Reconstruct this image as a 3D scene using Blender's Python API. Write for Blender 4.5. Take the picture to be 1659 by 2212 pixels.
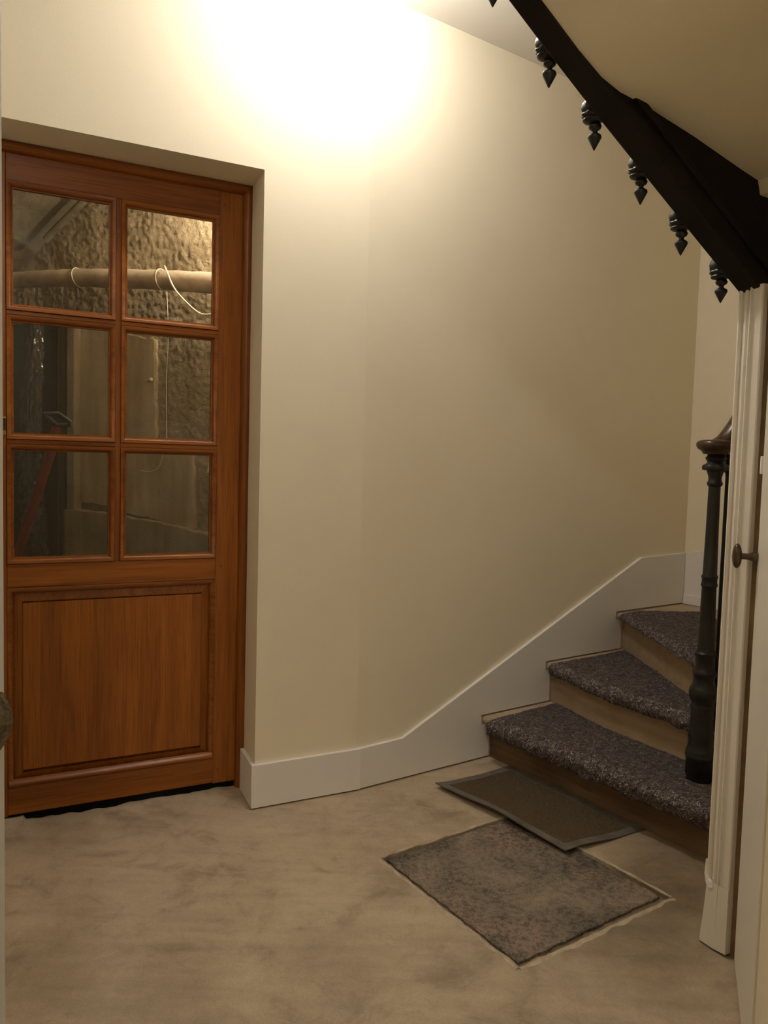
import bpy, bmesh, math, random
from mathutils import Matrix, Vector, noise
from mathutils.geometry import tessellate_polygon

for o in list(bpy.data.objects):
    bpy.data.objects.remove(o)
random.seed(7)
scene = bpy.context.scene
COL = scene.collection
rad = math.radians

# ------------------------------------------------------------------ camera
CAM_H, F_PX, PITCH, ROLL = 1.22, 1680.23, 0.0643884, 0.0272376
fw = Vector((0, math.cos(PITCH), -math.sin(PITCH)))
rt = Vector((1, 0, 0))
up = rt.cross(fw)
rt2 = rt * math.cos(ROLL) + up * math.sin(ROLL)
up2 = up * math.cos(ROLL) - rt * math.sin(ROLL)
cam_d = bpy.data.cameras.new('camera')
cam_d.sensor_fit = 'HORIZONTAL'
cam_d.sensor_width = 36.0
cam_d.lens = F_PX * 36.0 / 1659.0
cam_d.clip_start = 0.02
cam = bpy.data.objects.new('camera', cam_d)
COL.objects.link(cam)
cam.matrix_world = Matrix(((rt2.x, up2.x, -fw.x, 0), (rt2.y, up2.y, -fw.y, 0), (rt2.z, up2.z, -fw.z, CAM_H), (0, 0, 0, 1)))
scene.camera = cam

# ------------------------------------------------------------------ world, light levels, exposure
world = bpy.data.worlds.new('world')
scene.world = world
world.use_nodes = True
world.node_tree.nodes['Background'].inputs[0].default_value = (0.02, 0.016, 0.012, 1)
world.node_tree.nodes['Background'].inputs[1].default_value = 0.3
scene.view_settings.view_transform = 'Standard'
scene.view_settings.look = 'None'
scene.view_settings.gamma = 1.0
scene.view_settings.use_curve_mapping = False
scene.view_settings.exposure = 0.0
scene.cycles.max_bounces = 14
scene.cycles.diffuse_bounces = 9
LAMP_COL = (1.0, 0.925, 0.86, 1)
SCONCE_W = 160.0          # emission of the opal globe under the ceiling by the oak door wall
PASSAGE_FILL_W = 10.0            # emission of the unseen fill lamp added in the passage at the left
ENTR_FILL_W = 90.0            # emission of the unseen fill lamp added behind the camera
CELLAR_W = 620.0          # emission of the bare bulb in the cellar

# ------------------------------------------------------------------ frames
HH = 2.851      # ceiling height
HB = 0.158      # baseboard height
HL = 2.176      # door head
RS = 0.1797     # riser
ANG_A, ANG_B = 0.4674666, 0.6092131
def frame(x, y, ang): return Matrix.Translation((x, y, 0)) @ Matrix.Rotation(ang, 4, 'Z')
MA = frame(-0.42657, 2.64682, ANG_A)       # wall with the oak door: x along the wall, y into the wall
MB = frame(-0.07354, 2.80822, ANG_B)       # staircase wall: x along the wall, y into the wall
MS = frame(0.85426, 1.94276, rad(28))      # string of the upper flight
MD = frame(0.898, 1.855, math.atan2(-0.935, -0.356))   # closet door plane, -y faces the hall
MC = frame(0.857, 1.959, math.atan2(-0.915, 0.40))     # closet corner casing, -y faces the hall
I4 = Matrix.Identity(4)

# ------------------------------------------------------------------ mesh helpers
class G:
    def __init__(s): s.v = []; s.f = []
    def add(s, vs, fs):
        n = len(s.v); s.v += [Vector(p) for p in vs]; s.f += [tuple(i + n for i in q) for q in fs]; return s
    def box(s, x0, x1, y0, y1, z0, z1):
        return s.add([(x0, y0, z0), (x1, y0, z0), (x1, y1, z0), (x0, y1, z0), (x0, y0, z1), (x1, y0, z1), (x1, y1, z1), (x0, y1, z1)],
                     [(0, 3, 2, 1), (4, 5, 6, 7), (0, 1, 5, 4), (1, 2, 6, 5), (2, 3, 7, 6), (3, 0, 4, 7)])
    def prism(s, poly, z0, z1):
        """plan polygon extruded in z; z0/z1 may be functions of the index"""
        n = len(poly)
        b = [(p[0], p[1], z0) for p in poly]; t = [(p[0], p[1], z1) for p in poly]
        return s.add(b + t, [tuple(range(n - 1, -1, -1)), tuple(range(n, 2 * n))] + [(i, (i + 1) % n, n + (i + 1) % n, n + i) for i in range(n)])
    def prism_y(s, poly, y0, y1):
        """polygon in x-z extruded along y"""
        n = len(poly)
        b = [(p[0], y0, p[1]) for p in poly]; t = [(p[0], y1, p[1]) for p in poly]
        return s.add(b + t, [tuple(range(n)), tuple(range(2 * n - 1, n - 1, -1))] + [((i + 1) % n, i, n + i, n + (i + 1) % n) for i in range(n)])
    def grid(s, fn, nu, nv, wrap_v=False):
        vs = [fn(i / (nu - 1), j / (nv - (0 if wrap_v else 1))) for i in range(nu) for j in range(nv)]
        fs = []
        for i in range(nu - 1):
            for j in range(nv if wrap_v else nv - 1):
                k = (j + 1) % nv
                fs.append((i * nv + j, (i + 1) * nv + j, (i + 1) * nv + k, i * nv + k))
        return s.add(vs, fs)
    def lathe(s, prof, c=(0, 0, 0), seg=32, mod=None):
        """prof = [(z, r)]"""
        vs = []; n = len(prof)
        for z, r in prof:
            for k in range(seg):
                a = 2 * math.pi * k / seg
                rr = r * (mod(z, a) if mod else 1)
                vs.append((c[0] + rr * math.cos(a), c[1] + rr * math.sin(a), c[2] + z))
        fs = [(i * seg + k, i * seg + (k + 1) % seg, (i + 1) * seg + (k + 1) % seg, (i + 1) * seg + k) for i in range(n - 1) for k in range(seg)]
        fs += [tuple(range(seg - 1, -1, -1)), tuple((n - 1) * seg + k for k in range(seg))]
        return s.add(vs, fs)
    def tube(s, pts, r, seg=10, radii=None, sx=1.0):
        pts = [Vector(p) for p in pts]; vs = []; n = len(pts)
        nrm = None
        for i, p in enumerate(pts):
            t = (pts[min(i + 1, n - 1)] - pts[max(i - 1, 0)]).normalized()
            if nrm is None:
                nrm = t.orthogonal().normalized() if abs(t.z) > 0.9 else Vector((0, 0, 1)).cross(t).normalized()
            nrm = (nrm - t * nrm.dot(t)).normalized()
            bn = t.cross(nrm)
            rr = radii[i] if radii else r
            for k in range(seg):
                a = 2 * math.pi * k / seg
                vs.append(p + nrm * (rr * sx * math.cos(a)) + bn * (rr * math.sin(a)))
        fs = [(i * seg + k, i * seg + (k + 1) % seg, (i + 1) * seg + (k + 1) % seg, (i + 1) * seg + k) for i in range(n - 1) for k in range(seg)]
        fs += [tuple(range(seg - 1, -1, -1)), tuple((n - 1) * seg + k for k in range(seg))]
        return s.add(vs, fs)
    def sweep_rect(s, x0, x1, z0, z1, prof):
        """mitred rectangular frame; prof = [(inset from the rectangle, y)] open profile"""
        rows = [[(x0 + i, y, z0 + i), (x1 - i, y, z0 + i), (x1 - i, y, z1 - i), (x0 + i, y, z1 - i)] for i, y in prof]
        vs = [p for r in rows for p in r]
        fs = [(i * 4 + k, i * 4 + (k + 1) % 4, (i + 1) * 4 + (k + 1) % 4, (i + 1) * 4 + k) for i in range(len(prof) - 1) for k in range(4)]
        return s.add(vs, fs)

PM = {}
def mk(name, g, mat, parent=None, M=I4, smooth=None, bevel=0, base=None, fix=True):
    me = bpy.data.meshes.new(name)
    vs = g.v
    if parent is not None:
        T = PM[parent.name].inverted() @ M
        vs = [T @ p for p in vs]; OM = PM[parent.name]; loc = None
    else:
        if base is None:
            xs = [p.x for p in vs]; ys = [p.y for p in vs]; zs = [p.z for p in vs]
            base = ((min(xs) + max(xs)) / 2, (min(ys) + max(ys)) / 2, min(zs))
        bv = Vector(base); vs = [p - bv for p in vs]; loc = M @ Matrix.Translation(bv); OM = loc
    me.from_pydata([tuple(p) for p in vs], [], g.f)
    if fix:
        bm = bmesh.new(); bm.from_mesh(me); bmesh.ops.recalc_face_normals(bm, faces=bm.faces); bm.to_mesh(me); bm.free()
    me.materials.append(mat)
    o = bpy.data.objects.new(name, me); COL.objects.link(o)
    if parent is not None: o.parent = parent
    else: o.matrix_world = loc
    PM[o.name] = OM
    if smooth is not None:
        for p in me.polygons: p.use_smooth = True
        me.set_sharp_from_angle(angle=rad(smooth))
    if bevel:
        b = o.modifiers.new('bevel', 'BEVEL'); b.width = bevel; b.segments = 2; b.limit_method = 'ANGLE'; b.angle_limit = rad(40)
    return o
def tag(o, label=None, cat=None, group=None, kind=None):
    if label: o['label'] = label
    if cat: o['category'] = cat
    if group: o['group'] = group
    if kind: o['kind'] = kind
    return o
def thing(name, M, at, label, cat, group=None, kind=None):
    o = bpy.data.objects.new(name, None); COL.objects.link(o)
    o.empty_display_size = 0.1
    o.matrix_world = M @ Matrix.Translation(at)
    PM[o.name] = o.matrix_world.copy()
    return tag(o, label, cat, group, kind)
def struct(o, label, cat): return tag(o, label, cat, kind='structure')

# ------------------------------------------------------------------ materials
class N:
    def __init__(s, name):
        s.m = bpy.data.materials.new(name); s.m.use_nodes = True
        s.t = s.m.node_tree; s.n = s.t.nodes; s.l = s.t.links
        s.b = s.n['Principled BSDF']; s.out = s.n['Material Output']
        s.co = s.n.new('ShaderNodeTexCoord')
    def new(s, k, **kw):
        x = s.n.new(k)
        for a, b in kw.items():
            if hasattr(x, a): setattr(x, a, b)
        return x
    def mapping(s, scale, loc=(0, 0, 0), rot=(0, 0, 0), src='Object'):
        m = s.n.new('ShaderNodeMapping'); m.inputs['Scale'].default_value = scale; m.inputs['Location'].default_value = loc; m.inputs['Rotation'].default_value = rot
        s.l.new(s.co.outputs[src], m.inputs[0]); return m.outputs[0]
    def noise(s, vec, scale, detail=4, rough=0.55, dist=0.0):
        x = s.n.new('ShaderNodeTexNoise'); x.inputs['Scale'].default_value = scale; x.inputs['Detail'].default_value = detail
        x.inputs['Roughness'].default_value = rough; x.inputs['Distortion'].default_value = dist
        s.l.new(vec, x.inputs['Vector']); return x.outputs['Fac']
    def ramp(s, fac, stops):
        r = s.n.new('ShaderNodeValToRGB'); e = r.color_ramp.elements
        while len(e) > 1: e.remove(e[-1])
        e[0].position = stops[0][0]; e[0].color = col(stops[0][1])
        for p, c in stops[1:]:
            k = e.new(p); k.color = col(c)
        s.l.new(fac, r.inputs[0]); return r.outputs[0]
    def mix(s, fac, a, b, mode='MIX'):
        x = s.n.new('ShaderNodeMix'); x.data_type = 'RGBA'; x.blend_type = mode
        for v, i in ((fac, 0), (a, 6), (b, 7)):
            if hasattr(v, 'links'): s.l.new(v, x.inputs[i])
            elif i == 0: x.inputs[0].default_value = v
            else: x.inputs[i].default_value = col(v)
        return x.outputs[2]
    def bump(s, h, strength, dist=0.01):
        x = s.n.new('ShaderNodeBump'); x.inputs['Strength'].default_value = strength; x.inputs['Distance'].default_value = dist
        s.l.new(h, x.inputs['Height']); s.l.new(x.outputs[0], s.b.inputs['Normal']); return x
    def base(s, v):
        if hasattr(v, 'links'): s.l.new(v, s.b.inputs['Base Color'])
        else: s.b.inputs['Base Color'].default_value = col(v)
        return s
    def set(s, rough=0.6, metal=0.0, spec=None, coat=0):
        s.b.inputs['Roughness'].default_value = rough; s.b.inputs['Metallic'].default_value = metal
        if spec is not None: s.b.inputs['Specular IOR Level'].default_value = spec
        if coat: s.b.inputs['Coat Weight'].default_value = coat; s.b.inputs['Coat Roughness'].default_value = 0.15
        return s
def col(c):
    if isinstance(c, (int, float)): return (c, c, c, 1)
    return tuple(c) if len(c) == 4 else (*c, 1)

def m_paint(name, c, rough=0.75, bump=0.05, sc=220):
    n = N(name); v = n.mapping((1, 1, 1)); big = n.noise(v, 1.7, 3)
    n.base(n.ramp(big, [(0.3, [x * 0.97 for x in c]), (0.7, [min(1, x * 1.02) for x in c])])).set(rough, spec=0.3)
    n.bump(n.noise(v, sc, 3), bump, 0.003); return n.m
M_WALL = m_paint('cream_wall_paint', (0.80, 0.735, 0.57), 0.8, 0.10)
M_CEIL = m_paint('white_ceiling_paint', (0.82, 0.80, 0.76), 0.85)
M_SOFF = m_paint('cream_soffit_paint', (0.80, 0.74, 0.57), 0.85)
M_TRIM = m_paint('satin_white_trim_paint', (0.79, 0.77, 0.735), 0.38, 0.03, 120)
M_OLDW = m_paint('old_white_gloss_paint', (0.80, 0.77, 0.70), 0.4, 0.03, 60)
M_LEAF = m_paint('grey_white_door_paint', (0.62, 0.62, 0.60), 0.45, 0.05, 60)
M_CHIP = m_paint('bare_white_filler', (0.92, 0.92, 0.90), 0.6)

def m_oak(name, axis, tone=1.0, red=0.0):
    """oiled oak; axis = direction of the grain"""
    n = N(name)
    sc = [9, 9, 9]; sc[axis] = 0.55
    fine = [60, 60, 60]; fine[axis] = 1.6
    v = n.mapping(sc); w = n.mapping(fine)
    info = n.new('ShaderNodeObjectInfo')
    off = n.new('ShaderNodeVectorMath', operation='ADD'); n.l.new(v, off.inputs[0]); 
    mul = n.new('ShaderNodeVectorMath', operation='SCALE'); comb = n.new('ShaderNodeCombineXYZ')
    for i in range(3): n.l.new(info.outputs['Random'], comb.inputs[i])
    n.l.new(comb.outputs[0], mul.inputs[0]); mul.inputs['Scale'].default_value = 13.0
    n.l.new(mul.outputs[0], off.inputs[1])
    a = n.noise(off.outputs[0], 1.6, 5, 0.6, 1.2)
    b = n.noise(w, 3.0, 3, 0.6)
    c1 = (0.185 * tone, 0.050 * tone, 0.004 * tone); c2 = (0.262 * tone, 0.081 * tone, 0.0075 * tone); c3 = (0.335 * tone, 0.113 * tone, 0.013 * tone)
    colr = n.ramp(a, [(0.30, c1), (0.5, c2), (0.72, c3)])
    pores = n.ramp(b, [(0.36, (0.55, 0.46, 0.40)), (0.50, (1, 1, 1))])
    colr = n.mix(0.6, colr, pores, 'MULTIPLY')
    vary = n.ramp(info.outputs['Random'], [(0, (0.86, 0.83, 0.80)), (1, (1.08, 1.08, 1.08))])
    colr = n.mix(1.0, colr, vary, 'MULTIPLY')
    n.base(colr).set(0.36, spec=0.45)
    n.bump(b, 0.12, 0.002); return n.m
M_OAKV = m_oak('oiled_oak_upright_grain', 2)
M_OAKH = m_oak('oiled_oak_level_grain', 0)
M_OAKF = m_oak('oiled_oak_frame', 2, 0.92)

def m_glass():
    n = N('clear_window_glass'); n.n.remove(n.b)
    tr = n.new('ShaderNodeBsdfTransparent'); tr.inputs[0].default_value = (0.93, 0.95, 0.93, 1)
    gl = n.new('ShaderNodeBsdfGlossy'); gl.inputs['Roughness'].default_value = 0.02
    fr = n.new('ShaderNodeFresnel'); fr.inputs[0].default_value = 1.5
    mx = n.new('ShaderNodeMixShader'); n.l.new(fr.outputs[0], mx.inputs[0]); n.l.new(tr.outputs[0], mx.inputs[1]); n.l.new(gl.outputs[0], mx.inputs[2])
    n.l.new(mx.outputs[0], n.out.inputs[0]); return n.m
M_GLASS = m_glass()

def m_emit(name, c, s):
    n = N(name); n.base((0.9, 0.88, 0.82)); n.b.inputs['Emission Color'].default_value = c; n.b.inputs['Emission Strength'].default_value = s; return n.m
M_GLOBE = m_emit('lit_opal_glass', LAMP_COL, SCONCE_W)
M_PASSAGE_FILL = m_emit('passage_fill_lamp_glass', LAMP_COL, PASSAGE_FILL_W)
M_ENTR_FILL = m_emit('entrance_fill_lamp_glass', LAMP_COL, ENTR_FILL_W)
M_BULB = m_emit('lit_bulb_glass', (1.0, 0.80, 0.55, 1), CELLAR_W)

def m_concrete():
    n = N('worn_concrete'); v = n.mapping((1, 1, 1), src='Object')
    a = n.noise(v, 1.5, 6, 0.6, 0.4); b = n.noise(v, 6.0, 8, 0.66, 0.6); c = n.noise(v, 260, 3, 0.7); d = n.noise(v, 32, 4, 0.7)
    base = n.ramp(a, [(0.28, (0.355, 0.288, 0.20)), (0.48, (0.455, 0.372, 0.262)), (0.7, (0.515, 0.425, 0.305))])
    blot = n.ramp(b, [(0.32, (0.60, 0.57, 0.54)), (0.46, (0.93, 0.92, 0.91)), (0.7, (1.07, 1.07, 1.07))])
    base = n.mix(0.85, base, blot, 'MULTIPLY')
    gr = n.ramp(c, [(0.34, (0.82, 0.81, 0.80)), (0.54, (1.01, 1.01, 1.01)), (0.74, (1.10, 1.09, 1.08))])
    base = n.mix(0.7, base, gr, 'MULTIPLY')
    mid = n.noise(v, 17, 6, 0.7, 0.8)
    base = n.mix(0.45, base, n.ramp(mid, [(0.33, (0.74, 0.73, 0.72)), (0.47, (0.97, 0.97, 0.97)), (0.66, (1.07, 1.07, 1.07))]), 'MULTIPLY')
    streak = n.noise(n.mapping((1.2, 8.0, 1.0), rot=(0, 0, 1.0)), 2.2, 4, 0.6)
    base = n.mix(0.6, base, n.ramp(streak, [(0.36, (0.84, 0.83, 0.82)), (0.52, (1, 1, 1)), (0.68, (1.06, 1.06, 1.06))]), 'MULTIPLY')
    # grime by the closet and round the old slab: those at the right also paint in the upper flight's shade
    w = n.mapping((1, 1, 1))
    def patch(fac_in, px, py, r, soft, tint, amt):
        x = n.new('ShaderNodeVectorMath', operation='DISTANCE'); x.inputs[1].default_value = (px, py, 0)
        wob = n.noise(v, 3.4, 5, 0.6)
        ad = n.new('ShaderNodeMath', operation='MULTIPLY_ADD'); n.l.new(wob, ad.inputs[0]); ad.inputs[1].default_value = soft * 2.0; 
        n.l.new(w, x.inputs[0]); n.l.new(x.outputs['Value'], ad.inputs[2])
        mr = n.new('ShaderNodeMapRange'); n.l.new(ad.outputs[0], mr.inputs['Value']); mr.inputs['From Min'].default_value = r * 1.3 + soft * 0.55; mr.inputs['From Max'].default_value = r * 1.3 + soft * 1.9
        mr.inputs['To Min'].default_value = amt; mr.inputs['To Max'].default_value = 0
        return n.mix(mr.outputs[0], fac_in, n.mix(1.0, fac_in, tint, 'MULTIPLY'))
    for (px, py, r, soft, t, amt) in GRIME_SHADE: base = patch(base, px, py, r, soft, t, amt)
    n.base(base).set(0.62, spec=0.35)
    s = n.new('ShaderNodeMath', operation='ADD'); n.l.new(d, s.inputs[0]); n.l.new(c, s.inputs[1])
    n.bump(s.outputs[0], 0.10, 0.005); return n.m
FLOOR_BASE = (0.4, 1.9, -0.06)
GRIME_SHADE = [(x - FLOOR_BASE[0], y - FLOOR_BASE[1], r, s, t, a) for (x, y, r, s, t, a) in [
    (0.80, 2.02, 0.10, 0.26, (0.50, 0.47, 0.42), 0.95), (0.98, 2.36, 0.12, 0.24, (0.52, 0.49, 0.44), 0.95), (0.72, 1.80, 0.05, 0.20, (0.60, 0.56, 0.51), 0.9),  # right-hand grime, deepened to paint in shade under the upper flight
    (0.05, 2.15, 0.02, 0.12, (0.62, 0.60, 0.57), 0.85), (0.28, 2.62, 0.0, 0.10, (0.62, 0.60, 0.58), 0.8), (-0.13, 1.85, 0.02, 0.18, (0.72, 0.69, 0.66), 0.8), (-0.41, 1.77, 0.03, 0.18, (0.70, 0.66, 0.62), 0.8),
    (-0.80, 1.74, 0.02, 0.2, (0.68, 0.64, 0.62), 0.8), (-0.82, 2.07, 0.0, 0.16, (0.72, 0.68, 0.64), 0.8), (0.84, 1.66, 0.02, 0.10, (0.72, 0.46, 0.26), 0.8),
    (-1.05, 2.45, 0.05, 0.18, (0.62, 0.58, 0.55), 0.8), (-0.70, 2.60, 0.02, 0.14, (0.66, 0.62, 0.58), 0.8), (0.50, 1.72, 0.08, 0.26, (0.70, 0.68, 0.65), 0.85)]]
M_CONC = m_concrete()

def m_slab():
    n = N('old_pitted_stone'); v = n.mapping((1, 1, 1))
    a = n.noise(v, 3.4, 5, 0.62, 0.6); b = n.noise(v, 210, 3, 0.8); pink = n.noise(n.mapping((1, 1, 1), (0.35, 0.2, 0)), 3.0, 3); c = n.noise(v, 75, 5, 0.8)
    base = n.ramp(a, [(0.36, (0.115, 0.10, 0.082)), (0.5, (0.185, 0.157, 0.12)), (0.64, (0.29, 0.235, 0.17))])
    base = n.mix(n.ramp(pink, [(0.47, 0.0), (0.60, 0.55)]), base, (0.305, 0.222, 0.165))
    dark = n.mix(1.0, base, n.ramp(c, [(0.42, (0.36, 0.35, 0.34)), (0.52, (1.0, 1.0, 1.0)), (0.66, (1.25, 1.22, 1.16))]), 'MULTIPLY')
    base = n.mix(n.ramp(a, [(0.40, 1.0), (0.60, 0.35)]), base, dark)
    base = n.mix(0.6, base, n.ramp(b, [(0.36, (0.62, 0.61, 0.60)), (0.55, (1.05, 1.05, 1.05))]), 'MULTIPLY')
    n.base(base).set(0.7, spec=0.3); n.bump(c, 0.25, 0.004); return n.m
M_SLAB = m_slab()
def m_simple(name, c, rough, metal=0.0, spec=0.4, nz=0.12, sc=30, bump=0.1, bsc=80):
    n = N(name); v = n.mapping((1, 1, 1)); a = n.noise(v, sc, 5)
    n.base(n.ramp(a, [(0.3, [x * (1 - nz) for x in c]), (0.7, [x * (1 + nz) for x in c])])).set(rough, metal, spec)
    n.bump(n.noise(v, bsc, 4), bump, 0.003); return n.m
M_JOINT = m_simple('sandy_open_joint', (0.17, 0.125, 0.075), 0.95, nz=0.4, bump=0.6)
M_RIM = m_simple('pale_mortar_rim', (0.43, 0.36, 0.26), 0.9, nz=0.2, bump=0.4)
M_IRON = m_simple('black_painted_iron', (0.011, 0.0115, 0.010), 0.38, spec=0.4, nz=0.3, bump=0.25, bsc=50)
M_STRING = m_simple('dark_painted_string', (0.009, 0.0068, 0.0048), 0.6, spec=0.2, nz=0.35, sc=12, bump=0.15)
M_RAIL = m_simple('dark_polished_wood', (0.055, 0.026, 0.014), 0.25, spec=0.5, nz=0.3, sc=20, bump=0.05)
M_BRONZE = m_simple('dark_bronze', (0.10, 0.075, 0.05), 0.32, 0.8, nz=0.3, bump=0.1)
M_ANTIQ = m_simple('antique_relief_bronze', (0.16, 0.135, 0.09), 0.3, 0.9, nz=0.5, sc=120, bump=0.3)
M_BRASS = m_simple('brass', (0.45, 0.33, 0.14), 0.3, 1.0)
M_RUBBER = m_simple('dusty_grey_rubber', (0.12, 0.106, 0.082), 0.75, nz=0.25, sc=18, bump=0.15)
M_MAT = m_simple('brown_mat_pile', (0.098, 0.074, 0.044), 0.95, spec=0.1, nz=0.35, sc=160, bump=0.9, bsc=700)
M_PIPE = m_simple('painted_insulated_pipe', (0.46, 0.38, 0.32), 0.6, nz=0.25, sc=14, bump=0.4, bsc=30)
M_WIRE = m_simple('pale_wire', (0.75, 0.70, 0.60), 0.5)
M_DARKB = m_simple('dark_old_board', (0.022, 0.017, 0.012), 0.8, nz=0.4, bump=0.3)
M_FOIL = m_simple('crumpled_plastic_wrap', (0.03, 0.028, 0.026), 0.10, 0.2, spec=0.8, bump=0.5, bsc=14)
M_RED = m_simple('red_painted_handle', (0.16, 0.014, 0.009), 0.5, nz=0.3)
M_JAMB = m_simple('bare_brown_jamb', (0.20, 0.125, 0.065), 0.75, nz=0.35, sc=10, bump=0.3)
M_STRIP = m_simple('black_rubber_gap_shade', (0.008, 0.008, 0.008), 0.9, spec=0.1)
M_TOOL = m_simple('blackened_steel', (0.03, 0.028, 0.025), 0.5, 0.4)

def m_wood(name, c0, c1, axis=0, rough=0.6):
    n = N(name); sc = [26, 26, 26]; sc[axis] = 1.2
    v = n.mapping(sc); a = n.noise(v, 1.4, 6, 0.62, 0.8); b = n.noise(n.mapping((1, 1, 1)), 5, 5)
    n.base(n.mix(0.5, n.ramp(a, [(0.3, c0), (0.68, c1)]), n.ramp(b, [(0.3, c0), (0.7, c1)]))).set(rough, spec=0.3)
    n.bump(a, 0.12, 0.003); return n.m
M_TREAD = m_wood('scrubbed_stair_wood', (0.30, 0.225, 0.145), (0.48, 0.38, 0.265), 1)
M_RISER = m_wood('bare_riser_wood', (0.26, 0.185, 0.105), (0.42, 0.315, 0.20), 1)
M_RISER1 = m_wood('stained_riser_wood', (0.07, 0.040, 0.018), (0.22, 0.145, 0.08), 1, 0.5)

def m_felt():
    n = N('grey_fleck_felt'); v = n.mapping((1, 1, 1))
    a = n.noise(v, 55, 5, 0.75, 1.0); b = n.noise(v, 230, 3, 0.8, 2.0); c = n.noise(v, 26, 2)
    base = n.ramp(a, [(0.30, (0.040, 0.034, 0.036)), (0.46, (0.135, 0.112, 0.108)), (0.60, (0.22, 0.186, 0.175)), (0.74, (0.36, 0.315, 0.285))])
    base = n.mix(0.75, base, n.ramp(b, [(0.36, (0.42, 0.40, 0.42)), (0.55, (1.0, 1.0, 1.0)), (0.72, (1.6, 1.5, 1.4))]), 'MULTIPLY')
    base = n.mix(n.ramp(c, [(0.56, 0.0), (0.68, 0.5)]), base, (0.10, 0.095, 0.135))
    n.base(base).set(0.97, spec=0.05); n.bump(b, 0.8, 0.008); return n.m
M_FELT = m_felt()
def m_fibre():
    n = N('mixed_felt_fibres'); g = n.new('ShaderNodeNewGeometry')
    c = n.ramp(g.outputs['Random Per Island'], [(0, (0.04, 0.036, 0.04)), (0.24, (0.16, 0.135, 0.13)), (0.5, (0.28, 0.235, 0.215)), (0.74, (0.44, 0.385, 0.34)), (0.88, (0.13, 0.13, 0.20)), (0.95, (0.62, 0.56, 0.48)), (0.992, (0.42, 0.05, 0.035))])
    n.n[-1] if False else None
    for x in n.n:
        if x.type == 'VALTORGB': x.color_ramp.interpolation = 'CONSTANT'
    n.base(c).set(0.9, spec=0.1); return n.m
M_FIBRE = m_fibre()

def m_render(name, c0, c1, bs, sc):
    n = N(name); v = n.mapping((1, 1, 1)); a = n.noise(v, 3, 5, 0.6); b = n.noise(v, sc, 6, 0.72, 0.6); st = n.noise(n.mapping((9, 9, 1.0)), 1.5, 4)
    base = n.ramp(a, [(0.3, c0), (0.68, c1)])
    base = n.mix(0.6, base, n.ramp(st, [(0.34, (0.62, 0.58, 0.55)), (0.58, (1, 1, 1))]), 'MULTIPLY')
    n.base(base).set(0.85, spec=0.25); n.bump(b, bs, 0.02); return n.m
M_ROUGH = m_render('rough_cellar_render', (0.36, 0.285, 0.20), (0.56, 0.46, 0.34), 1.0, 42)
M_SMOOTH = m_render('smooth_cellar_plaster', (0.40, 0.325, 0.225), (0.56, 0.47, 0.34), 0.25, 12)
M_PLINTH = m_render('grey_cellar_plinth', (0.26, 0.215, 0.155), (0.40, 0.335, 0.245), 0.35, 20)

M_VAULT = m_render('dark_vault_plaster', (0.10, 0.082, 0.06), (0.20, 0.165, 0.125), 0.8, 16)  # darker base colours than the other cellar plasters
# ================================================================== STRUCTURE
# ---- floor with the recess of the old slab
def ragged(poly, step, amp, seed):
    out = []
    n = len(poly)
    for i in range(n):
        a = Vector((*poly[i], 0)); b = Vector((*poly[(i + 1) % n], 0)); k = max(2, int((b - a).length / step))
        nr = Vector((-(b - a).y, (b - a).x, 0)).normalized()
        for j in range(k):
            p = a.lerp(b, j / k); d = noise.noise(p * 26 + Vector((seed, 0, 0))) + 0.6 * noise.noise(p * 75 + Vector((seed, 5, 0)))
            out.append(p + nr * (d * amp if j else 0))
    return out
hole = [MB @ p for p in ragged([(-0.199, -0.449), (0.374, -0.450), (0.377, -1.066), (-0.210, -1.056)], 0.010, 0.0055, 1)]
outer = [Vector(p) for p in [(-3.2, -2.2, 0), (3.6, -2.2, 0), (3.6, 5.6, 0), (-3.2, 5.6, 0)]]
# the concrete stops at the oak door: it goes on behind it as the cellar floor
g = G()
tris = tessellate_polygon([outer, hole])
allv = outer + hole
g.add(allv, [tuple(t) for t in tris])
n0 = len(outer); nh = len(hole)
low = [p + Vector((0, 0, -0.030)) for p in hole]
g.add(hole + low, [(i, (i + 1) % nh, nh + (i + 1) % nh, nh + i) for i in range(nh)])
g.add(low, [tuple(range(nh))])
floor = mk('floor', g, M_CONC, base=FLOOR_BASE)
struct(floor, 'worn grey beige concrete floor of the hall', 'floor')
# joint bed
j = G().add([p + Vector((0, 0, -0.0105)) for p in hole], [tuple(range(nh))])
mk('joint_bed', j, M_JOINT, floor)
# rim of pale mortar proud round the cut
rim_in = ragged([(-0.203, -0.445), (0.381, -0.445), (0.381, -1.067), (-0.213, -1.059)], 0.02, 0.003, 9)
def rim_piece(a, b, wid, seed):
    gg = G(); a = Vector((*a, 0)); b = Vector((*b, 0)); t = (b - a).normalized(); nr = Vector((t.y, -t.x, 0)); k = 44
    vs = []
    for i in range(k + 1):
        p = a.lerp(b, i / k)
        w1 = wid * (0.7 + 0.6 * noise.noise(p * 18 + Vector((seed, 0, 0)))); o = 0.004 * noise.noise(p * 30 + Vector((seed, 3, 0)))
        hgt = 0.0035 + 0.002 * noise.noise(p * 24)
        for q, z in ((o, 0.0003), (o + w1 * 0.35, hgt), (o + w1, 0.0003)):
            vs.append(p + nr * q + Vector((0, 0, z)))
    fs = [(i * 3 + c, i * 3 + c + 1, i * 3 + c + 4, i * 3 + c + 3) for i in range(k) for c in range(2)]
    gg.add(vs, fs); return gg
cs = [(-0.203, -0.445), (0.378, -0.446), (0.381, -1.070), (-0.214, -1.060)]
for i in range(4):
    mk('mortar_rim', rim_piece(cs[(i + 1) % 4], cs[i], 0.014 if i != 2 else 0.02, i * 3.1), M_RIM, floor, MB, smooth=60)
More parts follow.
